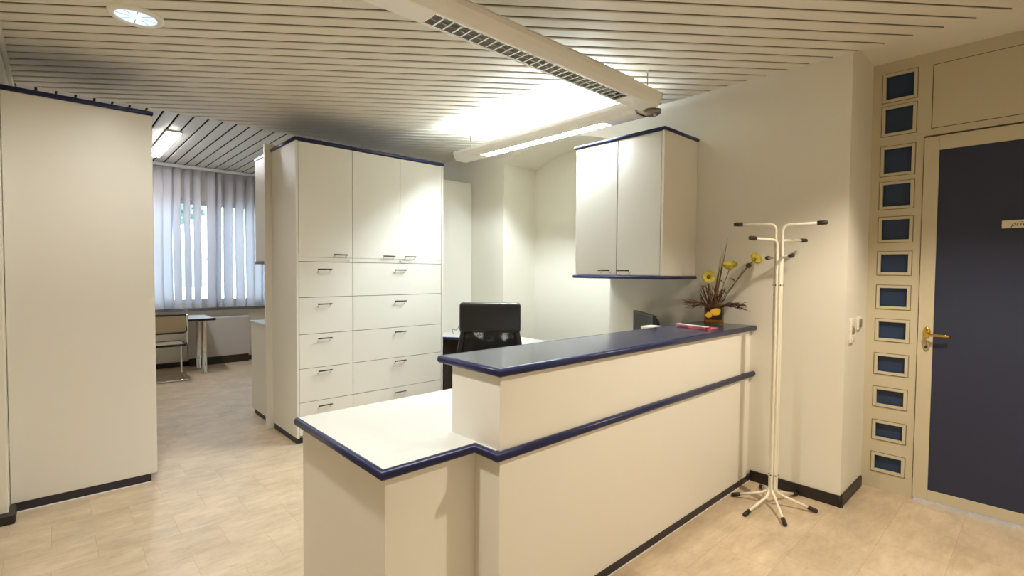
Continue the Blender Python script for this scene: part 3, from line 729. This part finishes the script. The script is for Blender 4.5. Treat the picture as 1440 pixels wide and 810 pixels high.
flower('middle yellow flower, cup tilted up, above the vase', C0(.0, .0), pt(.06, 1.32, 0), pt(.090, 1.425, -.02), -D * .35 + Vector((0, 0, 1)), 0.050, 0.75)
flower('highest yellow flower at right on a long slanting stem, near the coat stand', C0(.01, .0), pt(.10, 1.30, .0), pt(.236, 1.488, -.03), -D * .7 + U * .55 + Vector((0, 0, .4)), 0.042, 0.65)
k = thing('flower_bud', C0(.02), 'round brown bud just under the highest yellow flower', 'flower bud')
o = MB(); P = [C0(.02), pt(.11, 1.30), pt(.165, 1.405), pt(.205, 1.447)]; o.tube(bend(P, .05), 0.002, M['stem'], 8); o.build('stem', k)
o = MB(); o.lathe([(0, -.018), (.012, -.013), (.0185, 0), (.013, .013), (0, .018)], M['stem'], pt(.207, 1.450), 16); o.build('bud_head', k)
# upright grass blades
for i, (ub, ut, zt, zz, dd) in enumerate(((.0, .078, 1.64, .004, 0), (.004, .072, 1.615, .004, .01), (-.005, .040, 1.53, .004, -.01), (-.012, .03, 1.50, .003, .01), (.01, .055, 1.56, .004, .005), (-.01, .018, 1.42, .003, .0))):
    a = C0(ub, dd); b_ = pt(ut * .55, (vz + .118 + zt) / 2, dd); e = pt(ut, zt, dd)
    o = MB(); pts = [(1 - t) ** 2 * a + 2 * t * (1 - t) * b_ + t * t * e for t in [j_ / 10 for j_ in range(11)]]
    o.tube(pts, [1.5 * zz * (1.05 - j_ / 10) for j_ in range(11)], M['grass'], 6)
    tag(o.build('grass_blade'), 'tall dry brown grass blade standing upright in the vase', 'grass blade', 'upright grass blades in the vase')
# spreading twigs
def twig(a, e, r, lab, grp, sag=0.02, forks=2):
    o = MB(); a = Vector(a); e = Vector(e); n = 9; pts = []
    for j_ in range(n + 1):
        t = j_ / n; p = a.lerp(e, t) + Vector((0, 0, sag * sin(pi * t))) + Vector((random.uniform(-1, 1), random.uniform(-1, 1), random.uniform(-1, 1))) * 0.004 * (0 < j_)
        pts.append(p)
    o.tube(pts, [r * (1.1 - 0.75 * j_ / n) for j_ in range(n + 1)], M['twig'], 7)
    for f in range(forks):
        i = random.randint(3, n - 2); b_ = pts[i]; dr = (e - a).normalized()
        q_ = b_ + dr * random.uniform(.02, .045) + Vector((random.uniform(-.4, .4), random.uniform(-.4, .4), random.uniform(-1, 1))) * .022
        o.tube([b_, b_.lerp(q_, .5) + Vector((0, 0, .003)), q_], [r * .6, r * .5, r * .2], M['twig'], 6)
    return tag(o.build('dry_twig'), lab, 'twig', grp)
for i in range(10):
    twig(C0(-.035, random.uniform(-.03, .03)), pt(-.17 - .035 * random.random() + .05 * (i % 3 == 0), 1.145 + .05 * random.random(), random.uniform(-.05, .06)), .0038, 'brown dry twig spreading left, low over the vase rim', 'twigs spreading left from the vase', .018, 3)
for i in range(10):
    twig(C0(.035, random.uniform(-.03, .0)), pt(.185 + .045 * random.random() - .06 * (i % 3 == 0), 1.148 + .045 * random.random(), random.uniform(-.10, -.02)), .0038, 'brown dry twig spreading right, low over the vase rim', 'twigs spreading right from the vase', .018, 3)
for i in range(32):
    u = random.uniform(-.08, .075); twig(C0(u * .5, random.uniform(-.04, .03)), pt(u * 1.25, random.uniform(1.25, 1.36) - abs(u) * .5, random.uniform(-.04, .03)), .0032, 'short dark stalk crowded upright in the middle of the vase', 'dark stalks in the vase', .0, 3)

# pink leaflet and pen case on the counter
o = MB(); o.prism([(2.93, 1.41, vz), (3.10, 1.425, vz), (3.06, 1.56, vz), (2.945, 1.55, vz)], (0, 0, 0.003), M['pink'])
tag(o.build('leaflet'), 'flat pink leaflet under the pen case on the counter', 'leaflet')
k = thing('pen_case', (2.965, 1.52, vz + .003), 'narrow white and pink pen case with dark red end on the counter', 'pen case', rz=math.atan2(1.42 - 1.64, 2.945 - 2.995), local=True)
o = MB(); o.box((-0.12, -0.018, 0), (0.10, 0.018, 0.011), M['pink'], .003, 3); o.build('tray', k)
o = MB(); o.box((-0.125, -0.019, 0.011), (0.10, 0.019, 0.016), M['white'], .002, 2); o.box((-0.128, -.016, 0.001), (-.118, .016, 0.011), M['white'], .002); o.build('lid', k)
o = MB(); o.box((0.095, -0.013, 0.001), (0.112, 0.013, 0.013), M['red'], .003, 3); o.build('end_cap', k)

# ------------------------------------------------------------------ things on the far side of the counter
k = thing('monitor', (3.21, 2.05, 0.744), 'dark flat computer screen turned away, rising behind the counter', 'monitor')
ed = Vector((0.66, 0.75, 0)).normalized(); nb = Vector((0.75, -0.66, 0)).normalized(); A = Vector((3.0, 1.835, 0))
def mpt(s_, b_, z): return A + ed * s_ + nb * b_ + Vector((0, 0, z))
o = MB(); o.prism([mpt(0, 0, .80), mpt(.49, 0, .80), mpt(.49, 0, 1.105), mpt(0, 0, 1.105)], nb * .028, M['plastic']); o.build('screen_frame', k)
o = MB(); o.prism([mpt(.018, -.001, .825), mpt(.472, -.001, .825), mpt(.472, -.001, 1.092), mpt(.018, -.001, 1.092)], nb * .003, M['screen']); o.build('screen', k)
o = MB(); o.prism([mpt(.02, .028, .82), mpt(.02, .028, 1.095), mpt(.03, .055, 1.065), mpt(.05, .070, 1.04), mpt(.05, .075, .86)], ed * .43, M['plastic']); o.build('back_shell', k)
o = MB(); c0 = mpt(.245, .05, 0); o.lathe([(0, .7445), (.10, .7445), (.10, .752), (.03, .765), (.025, .84), (0, .84)], M['plastic'], (c0.x, c0.y, 0), 28); o.build('stand', k)
o = MB(); o.box((2.80, 1.72, 0.7445), (2.92, 1.80, 1.052), M['beige'], 0.006, 3); o.box((2.812, 1.732, 1.05), (2.908, 1.788, 1.0525), M['white'], .001)
tag(o.build('file_box'), 'pale beige box just showing above the far counter edge by the monitor', 'box')

# corner desk
k = thing('corner_desk', (3.15, 3.8, 0), 'white corner desk behind the black chair', 'desk')
pl = [(2.862, 4.40), (2.862, 4.095), (2.99, 3.90), (3.02, 3.6), (3.10, 3.36)] + [(3.20 + .12 * cos(a), 3.25 + .12 * sin(a)) for a in [rad(200 + 12 * i) for i in range(9)]] + [(3.448, 3.16), (3.448, 4.40)]
o = MB(); o.prism([(x, y, 0.715) for x, y in pl], (0, 0, 0.026), M['worktop']); o.build('desktop', k)
o = MB(); strip(o, pl[:14], 0.714, 0.7415, 0.012, M['blue']); o.build('edge_band', k)
o = MB(); o.box((2.87, 4.11, 0), (3.44, 4.135, 0.714), M['deskdark']); o.box((3.40, 3.25, 0), (3.425, 4.11, 0.714), M['deskdark']); o.build('end_panels', k)
o = MB(); o.tube(bend([(3.06, 4.21, .743), (3.03, 4.2, .80), (3.10, 4.2, .775), (3.14, 4.21, .85), (3.18, 4.25, .745)], .04), .0025, M['plastic'], 8)
tag(o.build('cable'), 'thin dark cable looping on the white desk left of the chair', 'cable')

# office chair seen from behind
cr = rad(46); chx, chy = 2.47, 2.92
k = thing('office_chair', (chx, chy, 0), 'black office chair with leather headrest and mesh back behind the counter', 'chair', rz=cr, local=True)  # local +x = forward
o = MB(); o.box((-0.05, -0.235, 0.93), (0.03, 0.235, 1.16), M['leather'], 0.032, 5); o.build('headrest', k)
o = MB()
for sgn in (1, -1): o.tube(bend([(0.0, sgn * 0.200, 0.99), (0.0, sgn * 0.208, 0.93), (0.0, sgn * 0.245, 0.74), (0.06, sgn * 0.215, 0.52), (0.10, sgn * .12, 0.47)], .06), 0.021, M['plastic'], 12)
o.tube(bend([(0.0, -0.2, 0.965), (-.012, 0, 0.965), (0.0, 0.2, 0.965)], .1), 0.015, M['plastic'], 10); o.tube(bend([(0.05, -0.21, 0.54), (.02, 0, 0.54), (0.05, 0.21, 0.54)], .1), 0.018, M['plastic'], 10)
o.build('back_frame', k)
t = bmesh.new(); rows = []
for i in range(11):
    z = 0.98 - 0.45 * i / 10; wd = 0.200 + 0.045 * min(1, i / 5) - 0.03 * max(0, (i - 6) / 4); dx = 0.0 if z > .7 else .06 * ((.7 - z) / .18) ** 1.3
    rows.append([t.verts.new((dx - .03 * (1 - (2 * j_ / 8 - 1) ** 2), wd * (2 * j_ / 8 - 1), z)) for j_ in range(9)])
for a, b_ in zip(rows, rows[1:]):
    for j_ in range(8): t.faces.new([a[j_], a[j_ + 1], b_[j_ + 1], b_[j_]])
bmesh.ops.solidify(t, geom=list(t.faces), thickness=0.002)
o = MB(); o.add(t, M['meshback'], None, True); o.build('mesh_back', k)
o = MB(); o.box((0.05, -0.245, 0.43), (0.53, 0.245, 0.51), M['leather'], 0.03, 4); o.build('seat', k)
for sgn in (1, -1):
    o = MB(); o.tube(bend([(0.15, sgn * .25, .44), (0.15, sgn * .29, .44), (0.15, sgn * .29, .66)], .03), .014, M['plastic'], 10); o.box((0.06, sgn * .29 - .03, .655), (.34, sgn * .29 + .03, .685), M['plastic'], .012, 3); o.build('armrest', k)
o = MB(); o.tube([(0.28, 0, 0.09), (0.28, 0, 0.25)], .027, M['plastic'], 16); o.tube([(0.28, 0, 0.25), (0.28, 0, 0.44)], .016, M['chrome'], 16); o.build('gas_column', k)
for i in range(5):
    a = i * 2 * pi / 5; d_ = Vector((cos(a), sin(a), 0)); c1 = Vector((.28, 0, 0))
    o = MB(); o.tube([c1 + Vector((0, 0, .11)), c1 + d_ * .29 + Vector((0, 0, .075))], [.024, .015], M['plastic'], 12); b_ = o.build('base_arm', k)
    o = MB(); w_ = c1 + d_ * .29; o.lathe([(0, -.02), (.024, -.02), (.027, 0), (.024, .02), (0, .02)], M['plastic'], (w_.x, w_.y, .0275), 16, Matrix.Rotation(rad(90), 4, 'X')); o.tube([(w_.x, w_.y, .03), (w_.x, w_.y, .075)], .007, M['plastic'], 8)
    o.build('caster', k)

# ------------------------------------------------------------------ back room
k = thing('table', (0.85, 7.95, 0), 'grey white table on round chrome legs in the back room', 'table')
o = MB(); o.box((0.05, 7.62, 0.712), (1.60, 8.27, 0.742), M['tabletop'], .003); o.build('tabletop', k)
o = MB(); strip(o, [(0.05, 7.62), (0.05, 7.622), (1.60, 7.622), (1.60, 8.27)][1:], 0.711, 0.743, 0.006, M['plastic']); o.build('edge_band', k)
for x, y in ((1.475, 7.66), (1.49, 8.10), (.15, 7.68), (.15, 8.10)):
    o = MB(); o.lathe([(0, 0), (.042, 0), (.04, .012), (.03, .02), (.03, .70), (.045, .704), (.045, .712), (0, .712)], M['chrome'], (x, y, 0), 24); o.build('leg', k)
# cantilever chair
k = thing('cantilever_chair', (1.0, 7.50, 0), 'cane-backed chrome cantilever chair at the back room table', 'chair', local=True)   # faces +y
o = MB()
for sgn in (1, -1):
    x = sgn * .225
    o.tube(bend([(0, -.19, .012), (x, -.19, .012), (x, -.19 + .03, .012), (x, .24, .012), (x, .24, .44), (x, -.17, .455), (x * .98, -.205, .60), (x * .98, -.225, .84)], .06), .0125, M['chrome'], 12)
o.build('frame', k)
o = MB(); o.box((-.21, -.223, .62), (.21, -.207, .825), M['cane'], .004); bo = o.build('backrest', k)
o = MB(); q_ = bend([(-.12, -.215, .832), (.205, -.215, .832), (.212, -.213, .80), (.212, -.21, .64), (.19, -.21, .612), (-.19, -.21, .612), (-.212, -.21, .64), (-.212, -.213, .80), (-.19, -.215, .832), (-.1, -.215, .832)], .03); o.tube(q_, .014, M['plastic'], 10); o.build('back_rim', bo)
o = MB(); o.box((-.215, -.19, .445), (.215, .225, .46), M['cane'], .004); so = o.build('seat', k)
o = MB(); o.tube(bend([(0, -.19, .452), (.21, -.19, .452), (.218, .22, .452), (-.218, .22, .452), (-.21, -.19, .452), (0, -.19, .452)], .03), .014, M['plastic'], 10); o.build('seat_rim', so)
# radiator cover
k = thing('radiator_cover', (1.9, 8.35, 0), 'boxy grey white radiator cover under the back window', 'radiator')
bx('casing', (1.40, 8.30, 0.115), (2.20, 8.405, 0.672), M['radiator'], k, 0.006, 3)
o = MB(); o.box((1.40, 8.297, 0.672), (2.20, 8.406, 0.695), M['frame'], .004); o.build('top_plate', k)
bx('base', (1.42, 8.32, 0.0), (2.19, 8.405, 0.115), M['deskdark'], k)
# vertical blind
k = thing('vertical_blind', (1.6, 8.29, ZB - 0.05), 'grey fabric vertical blind across the back window', 'blind')
bx('head_rail', (0.2, 8.265, ZB - 0.05), (3.0, 8.315, ZB - 0.008), M['frame'], k, .004)
VV = [(0.27 + 0.113 * i_, -18, 0) for i_ in range(8)] + [(1.172, -12, 0), (1.286, -49, -3), (1.409, -62, 3), (1.527, -50, -6), (1.701, -39, 4), (1.795, -62, -6), (1.921, -29, 5), (2.076, -29, -4), (2.216, -33, 4)] + [(2.325 + 0.113 * i_, -18, 2) for i_ in range(6)]
for i, (x, a_, tw_) in enumerate(VV):
    a = rad(a_); tw = rad(tw_)
    t = bmesh.new(); rows = []
    for j_ in range(13):
        f = j_ / 12; z = (ZB - 0.052) * (1 - f) + 0.845 * f; aa = a + tw * f
        rows.append([t.verts.new((x + s_ * .0635 * cos(aa) + .004 * sin(5 * f + i), 8.29 + s_ * .0635 * sin(aa) + .006 * (1 - s_ * s_), z)) for s_ in (-1, -.5, 0, .5, 1)])
    for A_, B_ in zip(rows, rows[1:]):
        for j_ in range(4): t.faces.new([A_[j_], A_[j_ + 1], B_[j_ + 1], B_[j_]])
    bmesh.ops.solidify(t, geom=list(t.faces), thickness=0.0008)
    o = MB(); o.add(t, M['vane'], None, True); o.build('blind_vane', k)

# ------------------------------------------------------------------ outside the window
struct(bx('ground', (-12, YB + 0.25, -1.2), (16, 40, -1.0), M['ground']))
k = thing('neighbour_house', (4, 26, -1), 'pale house across the street seen between the blind vanes', 'building')
o = MB(); o.box((-6, 26, -1), (12, 32, 6.5), M['facade']); o.build('wall', k)
for x in range(-5, 12, 3):
    for z in (0.6, 3.6): bx('window', (x, 25.97, z), (x + 1.1, 26.02, z + 1.6), M['greyshelf'], k)
o = MB(); o.prism([(-6.4, 25.6, 6.5), (-6.4, 32.4, 6.5), (-6.4, 29, 8.6)], (18.8, 0, 0), M['cap']); o.build('roof', k)
k = thing('tree', (1.9, 15.0, -1), 'green tree outside the back window, glimpsed through the blind', 'tree')
o = MB(); o.tube([(1.9, 15, -1), (1.95, 15, 1.5), (1.85, 15.1, 3.6)], [.16, .12, .05], M['bark'], 12); o.build('trunk', k)
t = bmesh.new()
for i in range(900):
    th = random.uniform(0, 2 * pi); ph = math.acos(random.uniform(-1, 1)); r_ = random.uniform(.5, 1) ** .5
    c_ = Vector((1.9 + 1.5 * r_ * sin(ph) * cos(th), 15 + 1.5 * r_ * sin(ph) * sin(th), 3.9 + 1.5 * r_ * cos(ph)))
    e1 = Vector((random.uniform(-1, 1), random.uniform(-1, 1), random.uniform(-1, 1))).normalized(); e2 = e1.orthogonal()
    t.faces.new([t.verts.new(c_ + e1 * .16), t.verts.new(c_ + e2 * .08), t.verts.new(c_ - e1 * .16), t.verts.new(c_ - e2 * .08)])
o = MB(); o.add(t, M['leaf']); o.build('crown', k)

# ------------------------------------------------------------------ daylight, camera, output
wd = bpy.data.worlds.new('World'); SC.world = wd; wd.use_nodes = True
bg = wd.node_tree.nodes['Background']; bg.inputs[0].default_value = (0.62, 0.83, 1.0, 1); bg.inputs[1].default_value = P_SKY

cam = bpy.data.cameras.new('camera'); co = bpy.data.objects.new('camera', cam); COL.objects.link(co)
cam.sensor_width = 36; cam.lens = 699.63 / 1440 * 36; cam.clip_start = 0.05; cam.clip_end = 200
yaw, pitch, roll = .7455339, -.03350419, .00760476
fw = Vector((sin(yaw) * cos(pitch), cos(yaw) * cos(pitch), sin(pitch))); r_ = fw.cross(Vector((0, 0, 1))).normalized(); u_ = r_.cross(fw)
r2 = r_ * cos(roll) + u_ * sin(roll); u2 = u_ * cos(roll) - r_ * sin(roll)
mw = Matrix((r2, u2, -fw)).transposed().to_4x4(); mw.translation = (0, 0, 1.4); co.matrix_world = mw
SC.camera = co
for o in bpy.data.objects:
    if '_local' in o: del o['_local']
SC.view_settings.view_transform = 'Standard'; SC.view_settings.look = 'None'; SC.view_settings.gamma = 1
SC.view_settings.exposure = EXPOSURE; SC.view_settings.use_curve_mapping = False
SC.cycles.use_denoising = True; SC.cycles.max_bounces = 12; SC.cycles.diffuse_bounces = 8; SC.cycles.glossy_bounces = 4
SC.cycles.transparent_max_bounces = 12; SC.cycles.sample_clamp_indirect = 6
